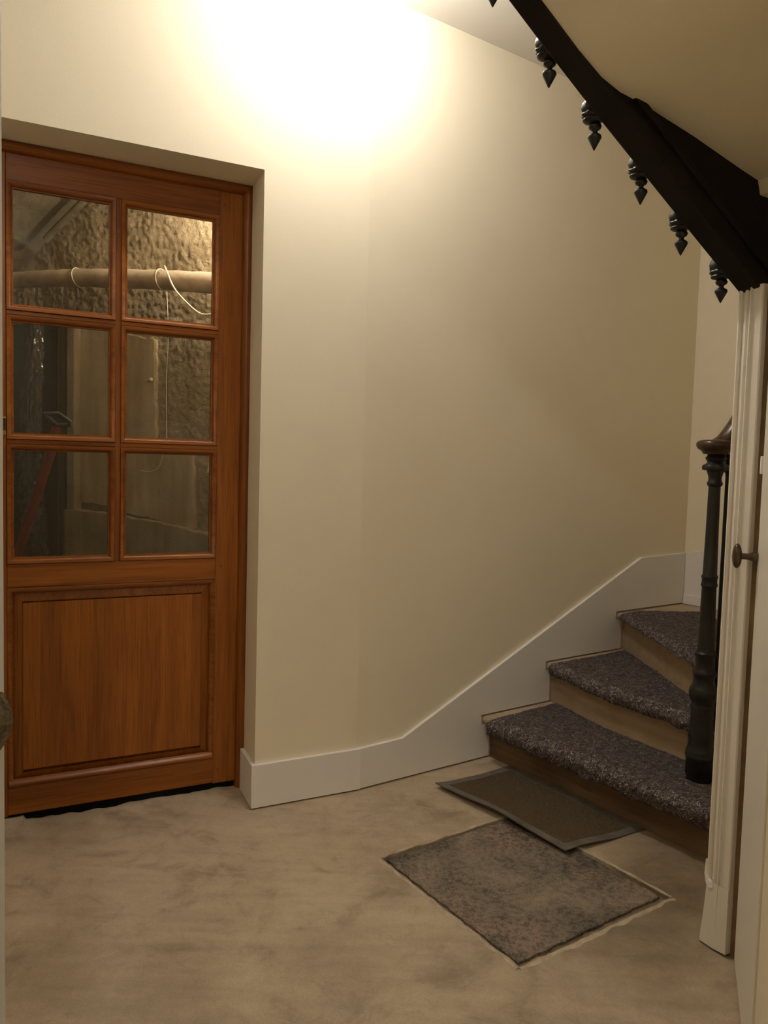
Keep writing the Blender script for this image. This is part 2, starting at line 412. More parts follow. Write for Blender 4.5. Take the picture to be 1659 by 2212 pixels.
# slab
sl = ragged([(-0.186, -0.461), (0.364, -0.459), (0.363, -1.043), (-0.195, -1.040)], 0.010, 0.005, 4)
inn = [Vector((p.x * 0.985 + 0.09 * 0.015, p.y * 0.985 - 0.75 * 0.015, 0)) for p in sl]
ns = len(sl); g = G()
g.add([p + Vector((0, 0, -0.019)) for p in sl] + [p + Vector((0, 0, -0.0035)) for p in sl] + [p + Vector((0, 0, -0.0005)) for p in inn],
      [(i, (i + 1) % ns, ns + (i + 1) % ns, ns + i) for i in range(ns)] + [(ns + i, ns + (i + 1) % ns, 2 * ns + (i + 1) % ns, 2 * ns + i) for i in range(ns)] + [tuple(range(2 * ns, 3 * ns))])
tag(mk('floor_slab', g, M_SLAB, floor, MB), 'dark pitted square stone slab set in the floor')

# broken concrete lip along the foot of the oak door
lip = G()
def lipf(a, b):
    x = -0.885 + 0.885 * a; hgt = max(0.0025, 0.007 + 0.011 * noise.noise(Vector((x * 5, 2, 0))) + 0.006 * noise.noise(Vector((x * 19, 5, 0))) + (0.016 if x < -0.72 else 0))
    y0 = 0.095 + 0.035 * noise.noise(Vector((x * 4, 9, 0))); y1 = 0.197 + 0.006 * noise.noise(Vector((x * 30, 1, 0)))
    t = [0, 0.35, 0.8, 1.0, 1.0][round(b * 4)]; z = [-0.001, 0.45, 0.95, 1.0, 0][round(b * 4)]
    return (x, y0 + (y1 - y0) * t, z * hgt if z > 0 else -0.001)
lip.grid(lipf, 90, 5)
mk('door_lip', lip, M_CONC, floor, MA, smooth=50)

# ---- walls
# wall_left: the wall with the oak door (opening x -0.885..0.0)
g = G()
g.prism([(0, 0), (0.3879, 0), (0.3879, 0.30), (0.012, 0.30), (0.012, 0.165)], 0, HL)
g.prism([(-1.7, 0), (-0.885, 0), (-0.897, 0.165), (-0.897, 0.30), (-1.7, 0.30)], 0, HL)
g.prism([(-1.7, 0), (0.3879, 0), (0.3879, 0.30), (-1.7, 0.30)], HL, HH + 0.05)
struct(mk('wall_left', g, M_WALL, None, MA), 'cream painted wall holding the oak door', 'wall')
cw = MB.inverted() @ (MA @ Vector((0.3879, 0, 0)))
g = G().prism([(cw.x, cw.y), (1.98, 0.015), (1.98, 0.25), (cw.x, 0.25)], 0, HH + 0.05)
struct(mk('wall_back', g, M_WALL, None, MB), 'cream painted wall running up beside the stairs', 'wall')
g = G().box(1.98, 2.2, -2.6, 0.25, 0, HH + 0.05)
struct(mk('wall_right', g, M_WALL, None, MB), 'cream end wall at the turn of the stairs', 'wall')
# closet partition (door plane), short of the little door
g = G().box(0.56, 1.76, 0.0, 0.08, 0, 2.75)
g.box(-0.03, 0.56, 0.06, 0.10, 1.70, 2.6)
struct(mk('wall_closet', g, M_WALL, None, MD), 'cream closet wall at the right beside the photographer', 'wall')
g = G().box(-2.6, -0.53, 0.06, 0.2, 0, HH)
struct(mk('wall_front', g, M_WALL), 'cream wall the open grey door hangs on', 'wall')
g = G().box(-2.6, 2.9, -1.8, -1.65, 0, HH)
struct(mk('wall_entrance', g, M_WALL), 'cream wall behind the photographer', 'wall')
g = G().box(-2.05, -1.9, -1.7, 2.2, 0, HH)
struct(mk('wall_passage', g, M_WALL), 'cream wall at the far left of the passage', 'wall')
e = MB @ Vector((2.1, -2.5, 0))
g = G().box(2.75, 2.9, -1.7, 3.2, 0, HH)
struct(mk('wall_stairwell', g, M_WALL), 'cream wall behind the closet and stairs', 'wall')
g = G().box(-3.2, 3.6, -2.2, 5.6, HH, HH + 0.1)
struct(mk('ceiling', g, M_CEIL), 'white flat ceiling over the hall', 'ceiling')

# ---- baseboards
T = 0.015
g = G()
g.prism([(-T, -T), (0.4032, -T), (0.3879, 0), (0, 0), (0.0105, 0.162), (-0.0045, 0.162)], 0.0055, HB)
struct(mk('baseboard_left', g, M_TRIM, None, MA, bevel=0.0015), 'white baseboard wrapping the corner by the oak door', 'baseboard')
kx = (MB.inverted() @ (MA @ Vector((0.4036, -T, 0)))).x
g = G()
poly = [(0.0, 0.0065), (0.657, 0.0065), (0.657, RS - 0.038), (0.611, RS - 0.038), (0.609, RS + 0.006), (1.008, RS + 0.006), (1.008, 2 * RS - 0.038), (0.980, 2 * RS - 0.038), (0.978, 2 * RS + 0.006),
        (1.484, 2 * RS + 0.006), (1.484, 3 * RS - 0.038), (1.443, 3 * RS - 0.038), (1.441, 3 * RS + 0.006), (1.965, 3 * RS + 0.006), (1.965, 0.800), (1.614, 0.792), (0.208, HB + 0.004), (0.0, HB)]
g.prism_y(poly, 0.0, 0.016)
struct(mk('baseboard_back', g, M_TRIM, None, MB, bevel=0.0015), 'white baseboard climbing the wall along the steps', 'baseboard')
g = G()
pts = [(-0.0, 0.54), (-0.0, 0.800), (-0.30, 0.872), (-0.60, 1.05), (-0.9, 1.25), (-0.9, 0.54)]
g.add([(1.965, y, z) for y, z in pts] + [(1.981, y, z) for y, z in pts], [tuple(range(6)), tuple(range(11, 5, -1))] + [((i + 1) % 6, i, 6 + i, 6 + (i + 1) % 6) for i in range(6)])
bc = mk('baseboard_right', g, M_TRIM, None, MB, bevel=0.0015)
struct(bc, 'white baseboard on the end wall above the winding step', 'baseboard')
mk('shoe_moulding', G().box(1.957, 1.966, -0.9, -0.002, 0.541, 0.590), M_TRIM, bc, MB, bevel=0.002)

# ---- stair soffit of the upper flight
SB = [(-2.1, 3.10), (-1.2, 2.472), (-0.721, 2.140), (-0.595, 2.051), (-0.463, 1.961), (-0.319, 1.867), (-0.161, 1.764), (0.032, 1.640), (0.45, 1.375)]
def lerp_tab(tab, s):
    for (a, za), (b, zb) in zip(tab, tab[1:]):
        if s <= b: return za + (zb - za) * (s - a) / (b - a)
    return tab[-1][1]
JU = [(-1.72, 2.850), (-1.2, 2.480), (-0.684, 2.121), (-0.587, 2.054), (-0.523, 2.016), (-0.471, 1.999), (-0.404, 1.990), (-0.247, 1.957), (-0.09, 1.918), (-0.028, 1.904), (-0.018, 1.872), (0.9, 1.83)]
g = G()
g.grid(lambda a, b: (JU[round(a * (len(JU) - 1))][0], -0.03 - 1.9 * b, JU[round(a * (len(JU) - 1))][1] + 0.0 * b), len(JU), 12)
nv = len(g.v)
top = [Vector((p.x, p.y, 2.852)) for p in g.v]
g.grid(lambda a, b: (JU[round(a * (len(JU) - 1))][0], -0.03 - 1.9 * b, 2.852), len(JU), 2)
so = mk('ceiling_soffit', g, M_SOFF, None, MS, smooth=35, fix=False)
struct(so, 'cream plaster underside of the upper stair flight', 'soffit')

# ================================================================== OAK DOOR (door_1)
D0 = 0.188        # front of the leaf
door = thing('door_1', MA, (-0.443, 0.2, 0), 'honey oak door with six glass panes over a wooden panel', 'door', kind='structure')
L0, L1, LT, LBOT = -0.871, -0.0155, 2.146, 0.030
XS = [(-0.750, -0.464), (-0.4055, -0.1195)]          # glass
ZR = [(1.685, 2.040), (1.281, 1.629), (0.881, 1.224)]
BW = 0.021
def dbox(name, x0, x1, z0, z1, mat, y0=D0, y1=D0 + 0.036, bev=0.0022): return mk(name, G().box(x0, x1, y0, y1, z0, z1), mat, door, MA, bevel=bev)
xi0, xi1 = XS[0][0] - BW, XS[1][1] + BW
dbox('stile', L0, xi0, LBOT, LT, M_OAKV); dbox('stile', xi1, L1, LBOT, LT, M_OAKV)
zt = ZR[0][1] + BW
dbox('top_rail', xi0, xi1, zt, LT, M_OAKH)
zlr1 = ZR[2][0] - BW
dbox('lock_rail', xi0, xi1, 0.783, zlr1, M_OAKH)
dbox('bottom_rail', xi0, xi1, LBOT + 0.004, 0.124, M_OAKH)
# glazing bars: one upright, two level bars
xm0, xm1 = XS[0][1] + BW, XS[1][0] - BW
dbox('glazing_bar', xm0 - 0.001, xm1 + 0.001, zlr1, zt, M_OAKV, D0 + 0.001)
for k in range(2):
    z0, z1 = ZR[k + 1][1] + BW, ZR[k][0] - BW
    for x0, x1 in ((xi0, xm0), (xm1, xi1)):
        dbox('glazing_bar', x0, x1, z0, z1, M_OAKH, D0 + 0.0005)
for zi, (z0, z1) in enumerate(ZR):
    for xi, (x0, x1) in enumerate(XS):
        prof = []
        # rounded sticking from the face down to the glass
        for k in range(9):
            a = k / 8 * math.pi / 2
            prof.append((0.0015 + 0.0175 * math.sin(a) * 0.9 , D0 - 0.0045 + 0.016 * (1 - math.cos(a))))
        prof = [(0.0, D0 + 0.004), (0.001, D0 - 0.003)] + prof + [(BW, D0 + 0.012), (BW, D0 + 0.024)]
        gg = G().sweep_rect(x0 - BW, x1 + BW, z0 - BW, z1 + BW, prof)
        mk('glazing_bead', gg, M_OAKH, door, MA, smooth=50)
        mk('pane', G().box(x0 - 0.004, x1 + 0.004, D0 + 0.016, D0 + 0.020, z0 - 0.004, z1 + 0.004), M_GLASS, door, MA)
# lower panel: glued boards with a raised field
px0, px1, pz0, pz1 = xi0, xi1, 0.124, 0.783
gg = G().sweep_rect(px0, px1, pz0, pz1, [(0, D0 - 0.001), (0.004, D0 - 0.003), (0.010, D0 - 0.001), (0.016, D0 + 0.004), (0.018, D0 + 0.013)])
pf = mk('panel_moulding', gg, M_OAKH, door, MA, smooth=50)
panel = mk('panel', G().box(px0 + 0.012, px1 - 0.012, D0 + 0.020, D0 + 0.030, pz0 + 0.012, pz1 - 0.012), M_OAKV, door, MA)
fx0, fx1, fz0, fz1 = px0 + 0.046, px1 - 0.046, 0.178, 0.732
cuts = [fx0, fx0 + 0.052, fx0 + 0.115, fx0 + 0.215, fx0 + 0.320, fx0 + 0.440, fx0 + 0.545, fx1]
cuts = [c for c in cuts if c < fx1 - 0.03] + [fx1]
for a, b in zip(cuts, cuts[1:]):
    mk('panel_board', G().box(a, b, D0 + 0.006, D0 + 0.021, fz0, fz1), M_OAKV, panel, MA, bevel=0.0004)
gg = G().sweep_rect(px0 + 0.016, px1 - 0.016, pz0 + 0.016, pz1 - 0.016, [(0, D0 + 0.017), (0.027, D0 + 0.010), (0.0285, D0 + 0.010), (0.030, D0 + 0.006)])
mk('panel_bevel', gg, M_OAKV, panel, MA)
# thick bead on top of the bottom rail
bead = [(0, 0)]
prof = [(D0 + 0.004, 0.152)] + [(D0 - 0.001 - 0.013 * math.sin(math.pi * k / 10), 0.150 - 0.026 * k / 10) for k in range(11)] + [(D0 + 0.004, 0.123)]
gg = G().grid(lambda a, b: ((xi0 + 0.004) + (xi1 - xi0 - 0.008) * b, *prof[round(a * 12)]), 13, 2)
mk('rail_bead', gg, M_OAKH, door, MA, smooth=60)
mk('draught_strip_gap_shade', G().box(L0 + 0.01, L1 - 0.002, D0 + 0.012, D0 + 0.026, 0.0005, 0.033), M_STRIP, door, MA)  # black strip run full width, its colour standing in for the gap's shade
# pegs and lock
for px, pz in ((-0.083, 2.10), (-0.081, 0.83), (-0.081, 0.08)):
    mk('peg', G().tube([(px, D0 - 0.0008, pz), (px, D0 + 0.004, pz)], 0.0045, 12), M_OAKF, door, MA, smooth=40)
lk = mk('lock_plate', G().box(-0.800, -0.772, D0 - 0.004, D0, 1.272, 1.330), M_BRASS, door, MA, bevel=0.002)
mk('key_bolt', G().tube([(-0.779, D0 - 0.012, 1.286), (-0.779, D0 - 0.012, 1.324)], 0.006, 14), M_BRONZE, lk, MA, smooth=40)
# frame round the leaf
F0 = 0.168
fp = [(0.0, F0 + 0.055), (0.0, F0 + 0.006)] + [(0.002 + 0.012 * (1 - math.cos(k / 6 * math.pi / 2)), F0 + 0.006 - 0.008 * math.sin(k / 6 * math.pi / 2)) for k in range(7)] + \
     [(0.020, F0 - 0.001), (0.026, F0 + 0.004), (0.030, F0 + 0.012), (0.0315, F0 + 0.022), (0.0315, F0 + 0.055)]
fr = thing('door_frame', MA, (-0.443, 0.2, 0), 'oak frame with rounded moulding set in the door recess', 'door frame', kind='structure')
def frame_leg(name, path):
    gg = G(); vs = [p for row in path for p in row]; m = len(path[0])
    gg.add(vs, [(i * m + k, i * m + k + 1, (i + 1) * m + k + 1, (i + 1) * m + k) for i in range(len(path) - 1) for k in range(m - 1)])
    return mk(name, gg, M_OAKF if name == 'jamb' else M_OAKH, fr, MA, smooth=40)
XR, XL, ZT = 0.0155, -0.9005, HL + 0.001
frame_leg('jamb', [[(XR - i, y, 0.0) for i, y in fp], [(XR - i, y, ZT - i) for i, y in fp]])
frame_leg('jamb', [[(XL + i, y, 0.0) for i, y in fp], [(XL + i, y, ZT - i) for i, y in fp]])
frame_leg('head', [[(XL + i, y, ZT - i) for i, y in fp], [(XR - i, y, ZT - i) for i, y in fp]])

# ================================================================== CELLAR beyond the glass
W1 = Matrix.Translation((0.076, 0.8, 0)) @ Matrix.Rotation(math.atan2(0.76924, -0.63896), 4, 'Z')
MW = MA @ W1            # x along the rough wall away from the lamp, +y is away? keep -y side = towards the door checked below
sgn = 1 if (W1.inverted() @ Vector((-0.8, -2.5, 0))).y > 0 else -1
def wy(d): return d * sgn      # d > 0 stands out from the rough wall towards the door
def rough_wall(nx, nz, x0, x1, z0, z1, amp):
    gg = G()
    def fn(a, b):
        x = x0 + (x1 - x0) * a; z = z0 + (z1 - z0) * b; p = Vector((x, 0, z))
        d = noise.noise(p * 2.2) * 0.012 + noise.noise(p * 9) * 0.003 * amp + noise.noise(p * 58 + Vector((3, 0, 0))) * 0.0042 * amp
        return (x, wy(d), z)
    gg.grid(fn, nx, nz); return gg
cwall = mk('wall_cellar', rough_wall(300, 300, -0.9, 1.9, -0.2, 2.9, 1.6), M_ROUGH, None, MW, smooth=80)
struct(cwall, 'rough rendered cellar wall seen through the oak door glass', 'wall')
# smoother plaster repairs on it
def lump(name, poly, d0, d1, mat, seed):
    gg = G(); pp = [(p.x, p.y) for p in ragged(poly, 0.02, 0.006, seed)]
    gg.prism_y(pp, wy(d0), wy(d1)); return mk(name, gg, mat, cwall, MW, bevel=0.004)
lump('plaster_patch', [(0.30, 0.93), (0.505, 0.95), (0.505, 1.77), (0.35, 1.74), (0.335, 1.3), (0.31, 1.22)], -0.02, 0.022, M_SMOOTH, 2)
lump('plaster_patch', [(0.12, 0.90), (0.36, 0.93), (0.34, 1.24), (0.13, 1.235)], -0.02, 0.021, M_SMOOTH, 5)
lump('plaster_patch', [(0.545, 0.97), (0.80, 0.99), (0.80, 1.84), (0.545, 1.83)], -0.02, 0.012, M_SMOOTH, 8)
lump('plinth', [(-0.6, 0.0), (1.9, 0.0), (1.9, 0.985), (0.52, 0.945), (0.22, 0.915), (0.04, 0.886), (-0.6, 0.85)], -0.02, 0.055, M_PLINTH, 11)
mk('corner_strip', G().box(0.79, 0.84, wy(0.0), wy(0.05), 0.0, 1.86), M_PLINTH, cwall, MW, bevel=0.006)
bd = mk('board_panel', G().box(0.845, 1.35, wy(0.02), wy(0.075), 0.0, 1.83), M_DARKB, cwall, MW, bevel=0.004)
mk('batten', G().box(0.850, 0.90, wy(0.07), wy(0.09), 0.2, 1.80), M_DARKB, bd, MW, bevel=0.003)
# sloping vault over the left
gg = G()
def vf(a, b):
    x = 0.40 + 0.95 * a; z = 2.66 - 0.66 * a + 0.0; p = Vector((x, b, 0)) * 6
    return (x, wy(-0.02 + 1.5 * b), z + 0.10 * b + 0.02 * noise.noise(p) + 0.008 * noise.noise(p * 4))
gg.grid(vf, 40, 50)
struct(mk('ceiling_cellar', gg, M_VAULT, None, MW, smooth=80), 'dark sloping cellar vault seen through the upper left pane', 'ceiling')
gg = G().box(-1.9, 1.2, 0.24, 2.6, -0.12, -0.06)
struct(mk('floor_cellar', gg, M_PLINTH, None, MA), 'dark cellar floor behind the oak door', 'floor')
gg = G().box(0.75, 0.9, 0.3, 2.4, -0.1, 2.9); gg.box(-1.9, -1.75, 0.3, 2.9, -0.1, 2.9); gg.box(-1.9, 0.9, 2.5, 2.6, -0.1, 2.9)
struct(mk('wall_cellar_end', gg, M_PLINTH, None, MA), 'grey end walls of the cellar behind the door', 'wall')
# pipe
P = [(0.12, 0.590, 1.925), (0.028, 0.701, 1.941), (-0.18, 0.952, 1.978), (-0.436, 1.26, 2.013), (-0.593, 1.449, 2.026), (-0.80, 1.70, 2.035)]
pipe = thing('heating_pipe', MA, P[0], 'pale wrapped pipe along the cellar wall', 'pipe')
dens = []
for a, b in zip(P, P[1:]):
    for k in range(8): dens.append(Vector(a).lerp(Vector(b), k / 8))
mk('pipe_run', G().tube(dens, 0.044, 20, radii=[0.046 - 0.010 * i / len(dens) + 0.0012 * math.sin(i * 2.1) for i in range(len(dens))]), M_PIPE, pipe, MA, smooth=60)
def ring_at(name, s, r, rr, lean, mat=M_WIRE):
    i = int(s * (len(dens) - 2)); c = dens[i]; t = (dens[i + 1] - dens[i]).normalized(); nr = Vector((0, 0, 1)).cross(t).normalized(); bn = t.cross(nr)
    pts = [c + nr * r * math.cos(a) + bn * r * math.sin(a) + t * lean * math.sin(a) for a in [2 * math.pi * k / 24 for k in range(25)]]
    return mk(name, G().tube(pts, rr, 6), mat, pipe, MA, smooth=60)
ring_at('tie', 0.40, 0.046, 0.0022, 0.01); ring_at('tie', 0.665, 0.044, 0.0022, 0.012)
ring_at('clamp', 0.10, 0.049, 0.005, 0.004, M_PIPE); ring_at('clamp', 0.115, 0.049, 0.005, 0.004, M_PIPE)
def spline(pts, k=8):
    pts = [Vector(p) for p in pts]; out = []
    for i in range(len(pts) - 1):
        p0, p1, p2, p3 = pts[max(i - 1, 0)], pts[i], pts[i + 1], pts[min(i + 2, len(pts) - 1)]
        for j in range(k):
            t = j / k
            out.append(0.5 * ((2 * p1) + (p2 - p0) * t + (2 * p0 - 5 * p1 + 4 * p2 - p3) * t * t + (3 * p1 - p0 - 3 * p2 + p3) * t ** 3))
    return out + [pts[-1]]
def wire(name, pts, r, label, mat=M_WIRE):
    return tag(mk(name, G().tube(spline(pts), r, 6), mat, None, MA, smooth=60), label, 'wire')
wire('wire', [(-0.155, 0.875, 2.022), (-0.155, 0.828, 1.994), (-0.136, 0.805, 1.935), (-0.108, 0.772, 1.884), (-0.048, 0.699, 1.811), (-0.003, 0.646, 1.804), (0.09, 0.60, 1.83)], 0.0042, 'pale wire drooping from the cellar pipe')
wire('wire', [(-0.122, 0.990, 1.94), (-0.114, 0.99, 1.754), (-0.119, 0.995, 1.539), (-0.117, 0.993, 1.292), (-0.13, 1.005, 1.219), (-0.145, 1.025, 1.166), (-0.175, 1.060, 1.148), (-0.209, 1.100, 1.151)], 0.0016, 'thin wire hanging down the cellar wall and curling at its end')
wire('wire', [(0.06, 0.76, 1.32), (0.034, 0.79, 1.225), (0.022, 0.80, 1.154)], 0.004, 'short pale wire end low on the rough cellar wall')
nl = mk('nail', G().tube([(-0.19, 1.09, 1.556), (-0.176, 1.055, 1.560)], 0.0035, 8).tube([(-0.176, 1.055, 1.560), (-0.174, 1.050, 1.5605)], 0.008, 10), M_WIRE, None, MA, smooth=40)
tag(nl, 'bent pale nail in the smooth cellar plaster', 'nail')
# small second pipe under the vault
mk2 = mk('drain_pipe', G().tube([(-0.585, 1.46, 2.205), (-0.536, 1.412, 2.261), (-0.42, 1.272, 2.377), (-0.33, 1.16, 2.46)], 0.017, 14), M_VAULT, None, MA, smooth=60)
tag(mk2, 'grey pipe climbing the cellar vault in the upper left pane', 'pipe')
# crumpled plastic wrapped bundle
gg = G()
def ff(a, b):
    z = -0.06 + 1.92 * a; th = 2 * math.pi * b; p = Vector((math.cos(th), math.sin(th), z * 5))
    r = (0.020 + 0.030 * math.sin(math.pi * min(1, a * 1.02)) ** 0.6) * (1 + 0.25 * noise.noise(p * 2.0) + 0.22 * noise.noise(p * 5) + 0.10 * noise.noise(p * 12))
    return (-0.640 + 0.02 * math.sin(a * 7) + r * math.cos(th), 1.25 + r * math.sin(th), z)
gg.grid(ff, 200, 44, True)
tag(mk('wrapped_bundle', gg, M_FOIL, None, MA, smooth=25), 'dark crumpled plastic wrapped bundle behind the left panes', 'bundle')
# red handled tool leaning in the corner
sp = thing('garden_spade', MA, (-0.94, 0.62, -0.06), 'red handled garden tool leaning behind the lower left pane', 'tool')
mk('shaft', G().tube([(-0.93, 0.64, 0.10), (-0.757, 0.63, 0.733), (-0.671, 0.62, 1.034), (-0.612, 0.62, 1.234), (-0.594, 0.62, 1.318)], 0.0175, 14), M_RED, sp, MA, smooth=60)
mk('grip', G().tube([(-0.640, 0.62, 1.362), (-0.594, 0.62, 1.322), (-0.548, 0.62, 1.330)], 0.011, 10).tube([(-0.640, 0.62, 1.362), (-0.59, 0.62, 1.367), (-0.545, 0.62, 1.334)], 0.010, 10), M_TOOL, sp, MA, smooth=60)
mk('blade', G().prism_y([(-1.03, -0.058), (-0.87, -0.058), (-0.86, 0.12), (-0.93, 0.16), (-1.02, 0.12)], 0.632, 0.642), M_TOOL, sp, MA, bevel=0.002)
# bulb that lights the cellar, on the back of the pier
lb = thing('cellar_bulb', MA, (0.13, 0.54, 2.30), 'bare bulb lighting the cellar from the right', 'lamp')
mk('lamp_holder', G().lathe([(0.055, 0.016), (0.09, 0.018), (0.12, 0.012)], (0.13, 0.54, 2.30), 16).tube([(0.13, 0.54, 2.42), (0.13, 0.54, 2.85)], 0.004, 6), M_TOOL, lb, MA, smooth=40)
mk('bulb', G().lathe([(-0.032, 0.004), (-0.028, 0.016), (-0.015, 0.027), (0.0, 0.031), (0.015, 0.028), (0.035, 0.019), (0.056, 0.014)], (0.13, 0.54, 2.30), 20), M_BULB, lb, MA, smooth=60)

# ================================================================== STAIRCASE
stair = thing('staircase', MB, (1.2, -0.5, 0), 'wooden winding staircase with bare risers against the back wall', 'staircase')
# plan lines (u, w): w is the distance out from the wall
R1 = [(0.664, 0.0), (0.672, 0.40), (0.672, 0.80), (0.672, 0.97)]
R2 = [(1.018, 0.0), (0.928, 0.374), (0.902, 0.757), (0.880, 0.90)]
R3 = [(1.494, 0.0), (1.274, 0.350), (1.064, 0.665), (0.930, 0.865)]
R4 = [(1.966, 0.44), (1.40, 0.72), (1.00, 0.915)]
R5 = [(1.966, 1.02), (1.45, 0.99), (1.03, 0.965)]
def board(line, z0, z1, th):
    gg = G(); vs = []
    n = len(line)
    ends = Vector((line[-1][0] - line[0][0], -(line[-1][1] - line[0][1]), 0)).normalized()
    back = Vector((-ends.y, ends.x, 0)) * th       # into the step
    if back.x < 0: back = -back
    for z in (z0, z1):
        vs += [Vector((u, -w, z)) for u, w in line] + [Vector((u, -w, z)) + back for u, w in line]
    m = 2 * n
    fs = [(i, i + 1, m + i + 1, m + i) for i in range(n - 1)] + [(n + i + 1, n + i, m + n + i, m + n + i + 1) for i in range(n - 1)]
    fs += [(m + i, m + i + 1, m + n + i + 1, m + n + i) for i in range(n - 1)] + [(i + 1, i, n + i, n + i + 1) for i in range(n - 1)]
    fs += [(0, m, m + n, n), (n - 1, n + n - 1, m + n + n - 1, m + n - 1)]
    gg.add(vs, fs); return gg
# first riser turns round under the newel
curl = [(0.672 + 0.13 * (1 - math.cos(a)), 0.97 + 0.13 * math.sin(a)) for a in [math.pi / 2 * k / 8 for k in range(1, 9)]]
for k, (ln, m) in enumerate(((R1 + curl + [(0.95, 1.10)], M_RISER1), (R2, M_RISER), (R3, M_RISER), (R4, M_RISER), (R5, M_RISER))):
    mk('riser', board(ln, RS * k - 0.003 if k else 0.0, RS * (k + 1) - 0.032, 0.02), m, stair, MB, smooth=40)
def off(line, d):
    """shift a plan line towards the foot of the stairs"""
    t = Vector((line[-1][0] - line[0][0], line[-1][1] - line[0][1])).normalized()
    nr = Vector((-t.y, t.x))
    if nr.x > 0: nr = -nr
    return [(u + nr.x * d, w + nr.y * d) for u, w in line]
def nose_poly(front, back, z, th=0.032, r=0.016, mat=None):
    """tread with a rounded nosing; front/back are plan polylines from the wall outwards"""
    gg = G(); rows = []
    n = len(front)
    t = Vector((front[-1][0] - front[0][0], front[-1][1] - front[0][1])).normalized(); nr = Vector((-t.y, t.x))
    if nr.x > 0: nr = -nr
    seg = 7
    for i in range(n):
        u, w = front[i]; row = []
        bu, bw = back[i]
        row.append((bu, -bw, z)); 
        for k in range(seg + 1):
            a = math.pi / 2 - math.pi * k / seg
            row.append((u + nr.x * r * (math.cos(a) - 1), -(w + nr.y * r * (math.cos(a) - 1)), z - r + r * math.sin(a)))
        row.append((bu, -bw, z - th))
        rows.append(row)
    m = len(rows[0])
    gg.add([p for r_ in rows for p in r_], [(i * m + k, i * m + (k + 1) % m, (i + 1) * m + (k + 1) % m, (i + 1) * m + k) for i in range(n - 1) for k in range(m)] + [tuple(range(m - 1, -1, -1)), tuple((n - 1) * m + k for k in range(m))])
    return gg
def resample(line, n):
    L = [0]
    for a, b in zip(line, line[1:]): L.append(L[-1] + math.dist(a, b))
    out = []
    for i in range(n):
        s = L[-1] * i / (n - 1)
        for k in range(len(line) - 1):
            if s <= L[k + 1] + 1e-9:
                t = (s - L[k]) / (L[k + 1] - L[k]); out.append((line[k][0] + (line[k + 1][0] - line[k][0]) * t, line[k][1] + (line[k + 1][1] - line[k][1]) * t)); break
    return out
NOSE = 0.048
N1 = off(R1, NOSE)
N1 = [(0.616, 0.0)] + N1[1:]
curl1 = [(0.672 - NOSE + 0.178 * (1 - math.cos(a)), 0.97 + 0.178 * math.sin(a)) for a in [math.pi / 2 * k / 10 for k in range(1, 11)]]
N2 = [(0.985, 0.0)] + [(0.895, 0.36), (0.862, 0.74), (0.842, 0.86)]
N3 = [(1.448, 0.0), (1.232, 0.335), (1.025, 0.640), (0.905, 0.815)]
N4 = [(1.966, 0.39), (1.38, 0.675), (0.985, 0.868)]
N5 = [(1.966, 0.97), (1.45, 0.94), (1.02, 0.925)]
# first tread: straight part and round end
f1 = resample(N1, 10); b1 = resample([(1.04, 0.0), (0.95, 0.374), (0.925, 0.757), (0.90, 0.97)], 10)
tr1 = mk('tread', nose_poly(f1, b1, RS), M_TREAD, stair, MB, smooth=40)
endp = [(u, -w) for u, w in [(0.672 - NOSE, 0.969)] + curl1 + [(0.95, 1.148), (0.95, 0.969)]]
mk('tread_end', G().prism(endp, RS - 0.032, RS), M_TREAD, tr1, MB, bevel=0.012, smooth=40)
mk('tread', nose_poly(resample(N2, 10), resample([(1.515, 0.0), (1.295, 0.35), (1.085, 0.665), (0.95, 0.865)], 10), 2 * RS), M_TREAD, stair, MB, smooth=40)
g3 = nose_poly(resample(N3, 10), resample([(1.967, 0.0), (1.966, 0.22), (1.966, 0.445), (1.42, 0.73), (1.02, 0.93)], 10), 3 * RS)
mk('tread', g3, M_TREAD, stair, MB, smooth=40)
mk('tread', nose_poly(resample(N4, 8), resample([(1.966, 1.03), (1.45, 1.0), (1.05, 0.975)], 8), 4 * RS), M_TREAD, stair, MB, smooth=40)
mk('tread', nose_poly(resample(N5, 8), resample([(1.966, 1.6), (1.5, 1.5), (1.06, 1.02)], 8), 5 * RS), M_TREAD, stair, MB, smooth=40)

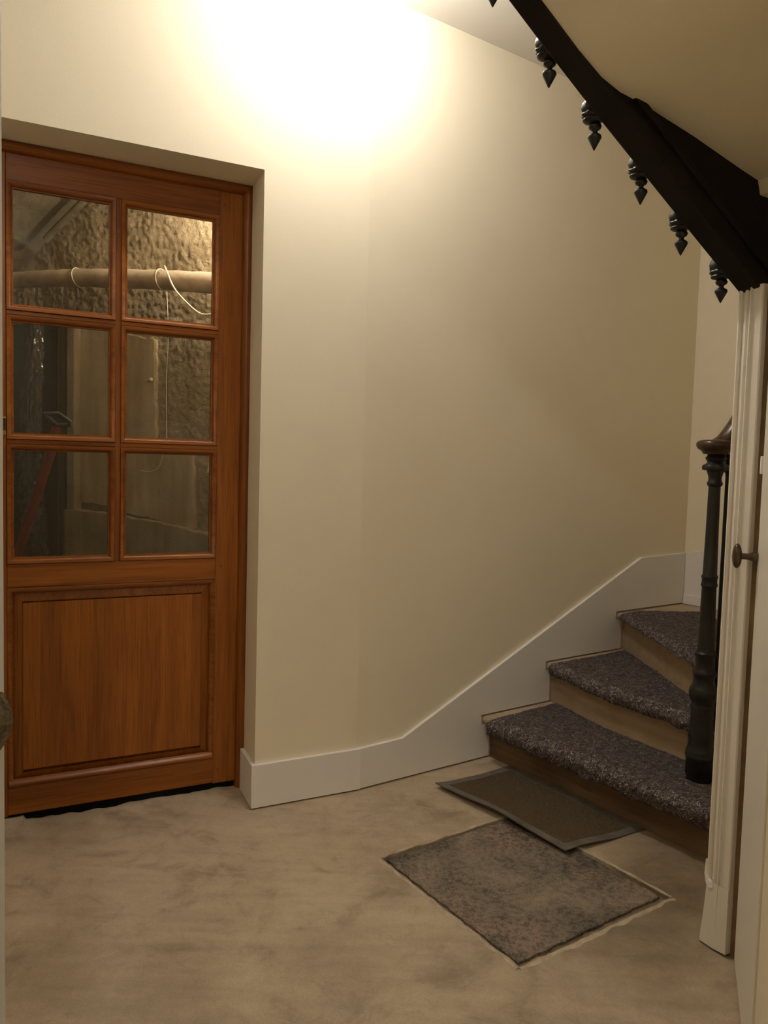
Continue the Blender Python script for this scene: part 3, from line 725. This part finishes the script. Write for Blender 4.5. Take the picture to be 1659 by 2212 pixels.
# ---- felt carpet pieces
def carpet(label, front, back, z, tk, drop, bulge, seed, ns=110, w_in=(0.0, 0.0)):
    """wraps over the nosing; front/back polylines wall -> well"""
    F = resample(front, ns); Bk = resample(back, ns); npf = 26
    surf = []
    for i in range(ns):
        f = Vector((F[i][0], -F[i][1], 0)); b = Vector((Bk[i][0], -Bk[i][1], 0))
        a0 = F[max(0, i - 1)]; a1 = F[min(ns - 1, i + 1)]
        t = Vector((a1[0] - a0[0], -(a1[1] - a0[1]), 0)).normalized(); nr = Vector((t.y, -t.x, 0))
        if nr.x > 0: nr = -nr
        edge = min(1.0, min(i, ns - 1 - i) / 2.5)
        wob = 0.006 * noise.noise(Vector((i * 0.13, seed, 0))) + 0.004 * noise.noise(Vector((i * 0.5, seed, 2)))
        dr = drop * (1 + 0.25 * noise.noise(Vector((i * 0.10, seed, 7))) + 0.15 * noise.noise(Vector((i * 0.6, seed, 4))))
        row = []
        hz = tk * (0.25 + 0.75 * edge)
        row.append(b + Vector((0, 0, z + 0.0005)))
        flat = 12
        for k in range(flat):
            p = b.lerp(f - nr * 0.012, k / (flat - 1)); row.append(p + Vector((0, 0, z + hz)))
        bl = bulge + wob
        for k in range(1, 8):
            a = math.pi / 2 * k / 7
            row.append(f + nr * (-0.012 + (0.012 + bl) * math.sin(a)) + Vector((0, 0, z + hz - (0.018 + hz) * (1 - math.cos(a)))))
        for k in range(1, 4):
            row.append(f + nr * (bl - 0.003 * k) + Vector((0, 0, z - 0.018 - (dr - 0.018) * k / 3)))
        row.append(f + nr * (bl - 0.020) + Vector((0, 0, z - dr - 0.002)))
        row.append(f + nr * (bl - 0.030) + Vector((0, 0, z - dr + 0.010)))
        for k, p in enumerate(row):
            if 0 < k < len(row) - 2:
                q = p * 42 + Vector((seed, 0, 0)); q2 = p * 120 + Vector((seed, 9, 0))
                d = 0.0035 * noise.noise(q) + 0.0025 * noise.noise(q2)
                row[k] = p + (Vector((0, 0, d)) if k <= flat else nr * d)
        surf.append(row)
    m = len(surf[0])
    gg = G().add([p for r_ in surf for p in r_], [(i * m + k, (i + 1) * m + k, (i + 1) * m + k + 1, i * m + k + 1) for i in range(ns - 1) for k in range(m - 1)])
    gg.add(surf[0], [tuple(range(m))]); gg.add(surf[-1], [tuple(range(m - 1, -1, -1))])
    o = mk('stair_carpet', gg, M_FELT, None, MB, smooth=70)
    tag(o, label, 'carpet', 'felt carpet pieces on the lower steps')
    # loose fibres
    rnd = random.Random(seed); fb = G(); vs = []; fs = []
    for _ in range(5200):
        i = rnd.randrange(1, ns - 2); k = rnd.randrange(1, m - 4); 
        if k < flat and rnd.random() < 0.2: k = rnd.randrange(flat, m - 4)
        p = surf[i][k].lerp(surf[i + 1][k], rnd.random()).lerp(surf[i][k + 1], rnd.random())
        du = (surf[i + 1][k] - surf[i][k]).normalized(); dv = (surf[i][k + 1] - surf[i][k]).normalized(); nn = du.cross(dv)
        if nn.z < 0 and k <= flat: nn = -nn
        if k > flat and nn.x > 0: nn = -nn
        an = rnd.random() * 2 * math.pi; d = du * math.cos(an) + dv * math.sin(an)
        ln = rnd.uniform(0.005, 0.019); wd = rnd.uniform(0.0004, 0.0011); sd = nn.cross(d).normalized() * wd
        bend = d.cross(nn) * rnd.uniform(-0.4, 0.4) * ln
        a = p + nn * 0.0006; b = p + d * ln * 0.5 + nn * rnd.uniform(0.001, 0.0035) + bend; c = p + d * ln + nn * rnd.uniform(0.0, 0.004)
        n0 = len(vs); vs += [a - sd, a + sd, b - sd, b + sd, c]; fs += [(n0, n0 + 1, n0 + 3, n0 + 2), (n0 + 2, n0 + 3, n0 + 4)]
    fb.add(vs, fs)
    fo = mk('fibres', fb, M_FIBRE, o, MB, fix=False); fo['kind'] = 'stuff'
    return o
carpet('grey fleck felt carpet on the lowest step, beside the doormat', [(0.612, 0.055), (0.618, 0.40), (0.620, 0.80), (0.622, 0.97), (0.650, 1.06)], [(1.004, 0.035), (0.926, 0.374), (0.903, 0.757), (0.885, 0.90), (0.900, 1.04)], RS, 0.010, 0.056, 0.030, 3)
carpet('grey fleck felt carpet on the middle step', [(0.980, 0.030), (0.895, 0.36), (0.862, 0.74), (0.842, 0.86)], [(1.472, 0.026), (1.270, 0.350), (1.062, 0.665), (0.935, 0.855)], 2 * RS, 0.009, 0.044, 0.014, 17)
carpet('grey fleck felt carpet on the third step, below the end wall', [(1.430, 0.030), (1.232, 0.335), (1.025, 0.640), (0.905, 0.815)], [(1.520, 0.028), (1.820, 0.215), (1.45, 0.66), (0.99, 0.885)], 3 * RS, 0.009, 0.026, 0.006, 29)

# ---- railing: newel, rail, baluster
rail = thing('stair_railing', MB, (0.789, -0.878, RS), 'black iron newel and dark wooden handrail at the stair foot', 'railing')
NU, NV = 0.789, -0.878
prof = [(0.176, 0.0), (0.176, 0.040), (0.205, 0.041), (0.209, 0.0445), (0.262, 0.0445), (0.268, 0.047), (0.276, 0.047), (0.281, 0.0445), (0.287, 0.046), (0.294, 0.043), (0.305, 0.039), (0.318, 0.0375), (0.338, 0.0395),
        (0.352, 0.0375), (0.384, 0.035), (0.425, 0.0355), (0.438, 0.038), (0.444, 0.036), (0.450, 0.035), (0.462, 0.040), (0.476, 0.0445), (0.488, 0.0455), (0.500, 0.043), (0.505, 0.0395), (0.517, 0.0345), (0.530, 0.033), (0.540, 0.034), (0.547, 0.0375), (0.556, 0.038), (0.562, 0.033), (0.572, 0.031),
        (0.606, 0.0295), (0.611, 0.033), (0.619, 0.0335), (0.624, 0.029), (0.634, 0.0268), (0.726, 0.0247), (0.838, 0.0228), (0.842, 0.0262), (0.849, 0.0255), (0.853, 0.0240), (0.866, 0.0240), (0.870, 0.0262), (0.876, 0.0255), (0.880, 0.0226), (1.02, 0.0200), (1.168, 0.0185),
        (1.171, 0.0215), (1.177, 0.0245), (1.183, 0.0235), (1.188, 0.0205), (1.200, 0.0205), (1.214, 0.0235), (1.220, 0.0255), (1.222, 0.0375), (1.230, 0.0400), (1.238, 0.0375), (1.243, 0.030), (1.249, 0.0260), (1.255, 0.0300), (1.262, 0.0330), (1.269, 0.0270), (1.280, 0.0265)]
def nmod(z, a):
    if 0.455 < z < 0.50: return 1 + 0.025 * math.cos(8 * a)
    if 0.30 < z < 0.43: return 1 + 0.03 * math.cos(6 * a)
    if 1.20 < z < 1.242: return 1 + 0.06 * math.cos(6 * a)
    return 1
mk('newel_post', G().lathe([(z, max(r, 0.0005)) for z, r in prof], (NU, NV, 0), 48, nmod), M_IRON, rail, MB, smooth=45)
cap = [(1.274, 0.0005), (1.274, 0.040), (1.284, 0.046), (1.287, 0.052), (1.293, 0.059), (1.302, 0.063), (1.311, 0.062), (1.317, 0.056), (1.320, 0.040), (1.321, 0.0005)]
hr = mk('handrail', G().lathe(cap, (NU, NV, 0), 40), M_RAIL, rail, MB, smooth=50)
path = spline([(NU - 0.004, NV + 0.002, 1.296), (NU + 0.028, NV - 0.010, 1.316), (NU + 0.060, NV - 0.025, 1.362), (NU + 0.100, NV - 0.050, 1.440), (NU + 0.150, NV - 0.100, 1.55), (NU + 0.19, NV - 0.17, 1.66), (NU + 0.19, NV - 0.28, 1.80)], 8)
mk('rail_sweep', G().tube(path, 0.028, 20, sx=1.25), M_RAIL, hr, MB, smooth=60)
bprof = [(0.352, 0.0005), (0.352, 0.016), (0.38, 0.017), (0.40, 0.012), (0.44, 0.0105), (0.80, 0.0100), (1.10, 0.0095), (1.20, 0.0090), (1.214, 0.0105), (1.222, 0.0185), (1.232, 0.0185), (1.240, 0.012), (1.262, 0.014), (1.30, 0.012), (1.335, 0.012)]
mk('baluster', G().lathe(bprof, (NU + 0.056, NV - 0.012, 0), 20), M_IRON, rail, MB, smooth=45)
bprof2 = [(z + RS, r) for z, r in bprof]
mk('baluster', G().lathe(bprof2, (NU + 0.165, NV - 0.085, 0), 20), M_IRON, rail, MB, smooth=45)

# ================================================================== STRING OF THE UPPER FLIGHT
string = thing('stair_string', MS, (0.0, -0.03, 1.66), 'dark stair string with hanging iron finials, crossing the upper right corner', 'stair string')
sb = [p for p in SB if p[0] > -1.9]
sb = [(-1.74, lerp_tab(SB, -1.74))] + [p for p in SB if p[0] > -1.7]
poly = [(s, z) for s, z in sb] + [(s, min(z + 0.40, HH + 0.02)) for s, z in reversed(sb)]
mk('string_board', G().prism_y(poly, -0.060, 0.0), M_STRING, string, MS, bevel=0.003)
# moulded strip along the inner face
in0 = [p for p in SB if p[0] > -0.72]
poly = [(s, z + 0.052) for s, z in in0] + [(s, z + 0.072) for s, z in reversed(in0)]
mk('string_moulding', G().prism_y(poly, -0.068, -0.058), M_STRING, string, MS, bevel=0.003)
# drop finials on the outer face
FIN = [(-0.736, 2.136), (-0.586, 2.015), (-0.454, 1.914), (-0.309, 1.823), (-0.171, 1.729), (-0.024, 1.635)]
fprof_cone = [(0.0, 0.0008), (0.002, 0.0020), (0.026, 0.0148), (0.0285, 0.0153), (0.032, 0.0140), (0.037, 0.0065), (0.041, 0.0056)]
fprof_mid = [(0.038, 0.0055), (0.042, 0.0062), (0.046, 0.0125), (0.051, 0.0145), (0.056, 0.0120), (0.058, 0.0100), (0.061, 0.0150)]
fprof_bud = [(0.056, 0.012), (0.059, 0.0205), (0.062, 0.0225), (0.066, 0.0205), (0.068, 0.0225), (0.073, 0.0255), (0.077, 0.0230), (0.080, 0.0245), (0.088, 0.0262), (0.098, 0.0240), (0.107, 0.0180), (0.114, 0.0090), (0.116, 0.0005)]
FD = 0.030
first = None
def fin_parts(parent, s, z):
    a = mk('drop_finial', G().lathe(fprof_bud, (s - 0.008, FD - 0.002, z), 32, lambda q, t: 1 + (0.08 * math.cos(8 * t + q * 120) if q > 0.068 else 0)), M_IRON, parent, MS, smooth=50)
    b = mk('collar', G().lathe(fprof_mid, (s, FD, z), 28), M_IRON, a, MS, smooth=50)
    c = mk('cone_tip', G().lathe(fprof_cone, (s, FD, z), 24), M_IRON, a, MS, smooth=35)
    d = mk('bracket', G().tube([(s - 0.004, FD - 0.008, z + 0.090), (s - 0.004, -0.004, z + 0.090)], 0.013, 12), M_IRON, a, MS, smooth=50)
    return a
for s, z in FIN: fin_parts(string, s, z)

# ================================================================== CLOSET: corner casing, little door
cas = thing('trim_1', MC, (0.04, 0.02, 0), 'white moulded casing post at the closet corner under the string', 'door casing', kind='structure')
pp = [(0.0, 0.055), (0.0, -0.004), (0.003, -0.009), (0.008, -0.010), (0.012, -0.006), (0.013, 0.0), (0.016, -0.002), (0.024, -0.006), (0.030, -0.007), (0.034, -0.003), (0.036, 0.003), (0.040, 0.005), (0.043, 0.0), (0.044, -0.010), (0.048, -0.011), (0.0495, -0.004), (0.080, -0.004), (0.083, -0.001), (0.083, 0.055)]
pp = [(0.0155 + x * 0.0685 / 0.083, y) for x, y in pp]
mk('post', G().prism(pp, 0.012, 1.668), M_OLDW, cas, MC, smooth=30)
mk('jamb', G().prism([(0.084, 0.012), (0.118, 0.016), (0.118, 0.055), (0.084, 0.055)], 0.0, 1.668), M_JAMB, cas, MC)
foot = G(); n_f = 10
def footp(a, b):
    z = 0.010 + 0.165 * a; k = (1 - a) ** 1.4
    q = [(0.0165 - 0.013 * k, 0.05), (0.0165 - 0.013 * k, -0.0035 - 0.004 * k), (0.020 - 0.012 * k, -0.0105 - 0.003 * k), (0.050, -0.0105 - 0.002 * k), (0.0845, -0.0055), (0.0845, 0.05)]
    x, y = q[round(b * 5)]; return (x, y, z + (0.008 * noise.noise(Vector((b * 9, 1, 2))) if a == 0 else 0))
foot.grid(footp, n_f, 6)
mk('post_foot', foot, M_OLDW, cas, MC, smooth=35)
chip = [(0.001, 0.185), (0.004, 0.225), (0.009, 0.192), (0.016, 0.176), (0.026, 0.170), (0.031, 0.182), (0.033, 0.160), (0.020, 0.155), (0.008, 0.163)]
chip = [(0.012 + x * 0.86, z) for x, z in chip]
mk('paint_chip', G().prism_y(chip, -0.0125, -0.004), M_CHIP, cas, MC)
cd = thing('door_2', MD, (0.2, 0.01, 0), 'narrow white closet door with a dark oval knob at the right edge', 'door', kind='structure')
mk('leaf', G().box(0.0, 0.415, 0.0, 0.028, 0.012, 1.66), M_OLDW, cd, MD, bevel=0.003)
mk('hinge_jamb', G().box(0.42, 0.56, 0.006, 0.06, 0.0, 1.70), M_WALL, cd, MD, bevel=0.002)
kb = mk('knob_plate', G().tube([(0.016, -0.002, 1.018), (0.016, -0.012, 1.018)], 0.013, 18).tube([(0.016, -0.011, 1.018), (0.016, -0.016, 1.018)], 0.010, 18), M_BRONZE, cd, MD, smooth=40)
mk('knob_shaft', G().tube([(0.016, -0.014, 1.018), (0.016, -0.022, 1.018), (0.016, -0.034, 1.018), (0.016, -0.042, 1.018)], 0.007, 16, radii=[0.0095, 0.0075, 0.0075, 0.011]), M_BRONZE, kb, MD, smooth=60)
gg = G()
def kf(a, b):
    th = math.pi * a; ph = 2 * math.pi * b
    return (0.016 + 0.017 * math.sin(th) * math.cos(ph), -0.046 + 0.011 * math.cos(th), 1.018 + 0.030 * math.sin(th) * math.sin(ph))
gg.grid(kf, 18, 32, True)
mk('knob', gg, M_BRONZE, kb, MD, smooth=70)
mk('keep_plate', G().box(-0.004, 0.010, -0.006, 0.002, 1.215, 1.258), M_CHIP, cd, MD, bevel=0.002)

# ================================================================== NEAR DOOR AT THE LEFT EDGE
nd = thing('door_3', I4, (-0.51, 0.6, 0), 'open grey white door edge at the far left with an ornate bronze knob', 'door', kind='structure')
mk('leaf', G().box(-0.53, -0.490, 0.20, 1.0, 0.010, 2.20), M_LEAF, nd, bevel=0.002)
ky, kz = 0.925, 0.893
rp = mk('rosette', G().tube([(-0.490, ky, kz), (-0.486, ky, kz)], 0.022, 24), M_BRONZE, nd, smooth=40)
mk('knob_neck', G().tube([(-0.487, ky, kz), (-0.478, ky, kz), (-0.468, ky, kz)], 0.01, 16, radii=[0.012, 0.008, 0.011]), M_BRONZE, rp, smooth=60)
gg = G()
def kb1(a, b):
    th = math.pi * 0.5 * a; ph = 2 * math.pi * b
    return (-0.459 - 0.012 * math.cos(th), ky + 0.021 * math.sin(th) * math.cos(ph), kz + 0.036 * math.sin(th) * math.sin(ph))
gg.grid(kb1, 14, 40, True)
kn = mk('knob', gg, M_BRONZE, rp, smooth=70)
gg = G()
def kb2(a, b):
    th = math.pi * 0.5 * a; ph = 2 * math.pi * b
    y = math.sin(th) * math.cos(ph); z = math.sin(th) * math.sin(ph)
    d = 0.0022 * noise.noise(Vector((y * 3.2, z * 5.5, 1))) + 0.0014 * noise.noise(Vector((y * 8, z * 13, 4)))
    return (-0.459 + 0.016 * (1 - math.sin(th) ** 1.3) + d * math.cos(th) ** 0.4, ky + 0.021 * y, kz + 0.036 * z)
gg.grid(kb2, 40, 72, True)
mk('relief_face', gg, M_ANTIQ, rp, smooth=70)

# ================================================================== DOORMAT
MQ = [(0.267, 0.132), (0.304, 0.742), (0.667, 0.767), (0.655, 0.126)]
def mq(a, b):      # a along the long side, b across
    p = [Vector((u, -w, 0)) for u, w in MQ]
    return p[0].lerp(p[1], a).lerp(p[3].lerp(p[2], a), b)
def mz(a, b):
    z = 0.002 + 0.022 * (1 - b) ** 3 * (0.35 + 0.9 * math.sin(math.pi * (a * 0.9 + 0.05)) ** 2) + 0.014 * max(0, a - 0.75) * 4 * (0.4 + 0.6 * math.sin(6 * b)) * 0.6
    z += 0.008 * (1 - b) ** 4 * (1 - a) ** 3
    return z + 0.0012 * noise.noise(Vector((a * 6, b * 4, 0)))
mat_t = thing('doormat', MB, (0.47, -0.45, 0), 'brown pile doormat with grey rubber border before the steps', 'doormat')
gg = G()
def mtop(a, b):
    p = mq(a, b); w = 0.003 * noise.noise(p * 9); return (p.x + w, p.y + w, mz(a, b) + 0.004)
gg.grid(mtop, 60, 40)
gg.grid(lambda a, b: (*mtop(a, b)[:2], mz(a, b)), 60, 40)
edge = [(a / 59, 0) for a in range(60)] + [(1, b / 39) for b in range(1, 40)] + [(1 - a / 59, 1) for a in range(1, 60)] + [(0, 1 - b / 39) for b in range(1, 39)]
ne = len(edge)
gg.add([mtop(*q) for q in edge] + [(*mtop(*q)[:2], mz(*q)) for q in edge], [(i, (i + 1) % ne, ne + (i + 1) % ne, ne + i) for i in range(ne)])
mk('rubber_base', gg, M_RUBBER, mat_t, MB, smooth=50)
gg = G()
def mpile(a, b):
    a2 = 0.052 + 0.896 * a; b2 = 0.088 + 0.824 * b
    p = mq(a2, b2); ed = min(1, min(a, b, 1 - a, 1 - b) * 60)
    return (p.x, p.y, mz(a2, b2) + 0.0035 + ed * 0.0035 + 0.001 * noise.noise(p * 160) * ed)
gg.grid(mpile, 120, 80)
mk('pile', gg, M_MAT, mat_t, MB, smooth=60)

# ================================================================== LAMPS
LX, LY, LZ = 0.22, -0.38, HH - 0.085
wl = thing('ceiling_globe_lamp', MA, (LX, LY, LZ - 0.07), 'lit opal globe lamp under the ceiling close to the oak door wall', 'lamp')
mk('ceiling_rose', G().lathe([(-0.016, 0.0005), (-0.016, 0.050), (-0.006, 0.060), (0.0, 0.060), (0.0, 0.0005)], (LX, LY, HH), 32), M_TRIM, wl, MA, smooth=40)
gg = G()
def sph(a, b):
    th = math.pi * a; ph = 2 * math.pi * b
    return (LX + 0.07 * math.sin(th) * math.cos(ph), LY + 0.07 * math.sin(th) * math.sin(ph), LZ + 0.07 * math.cos(th))
gg.grid(sph, 24, 32, True)
mk('globe', gg, M_GLOBE, wl, MA, smooth=80)
def add_fill_lamp(x, y, label, mat):  # unseen fill lamps, added to brighten the hall
    cl = thing('fill_lamp', I4, (x, y, HH - 0.11), label, 'lamp')
    mk('fill_lamp_base', G().lathe([(-0.03, 0.0005), (-0.03, 0.16), (0.0, 0.165), (0.0, 0.0005)], (x, y, HH), 32), M_TRIM, cl, smooth=40)
    mk('fill_lamp_dome', G().lathe([(-0.11, 0.0005), (-0.105, 0.06), (-0.085, 0.11), (-0.055, 0.14), (-0.028, 0.15), (-0.028, 0.0005)], (x, y, HH), 32), mat, cl, smooth=60)
add_fill_lamp(-1.1, 1.15, 'added round flush fill lamp in the passage at the left, out of view', M_PASSAGE_FILL)
add_fill_lamp(0.0, -0.9, 'added round flush fill lamp by the entrance, behind the photographer', M_ENTR_FILL)
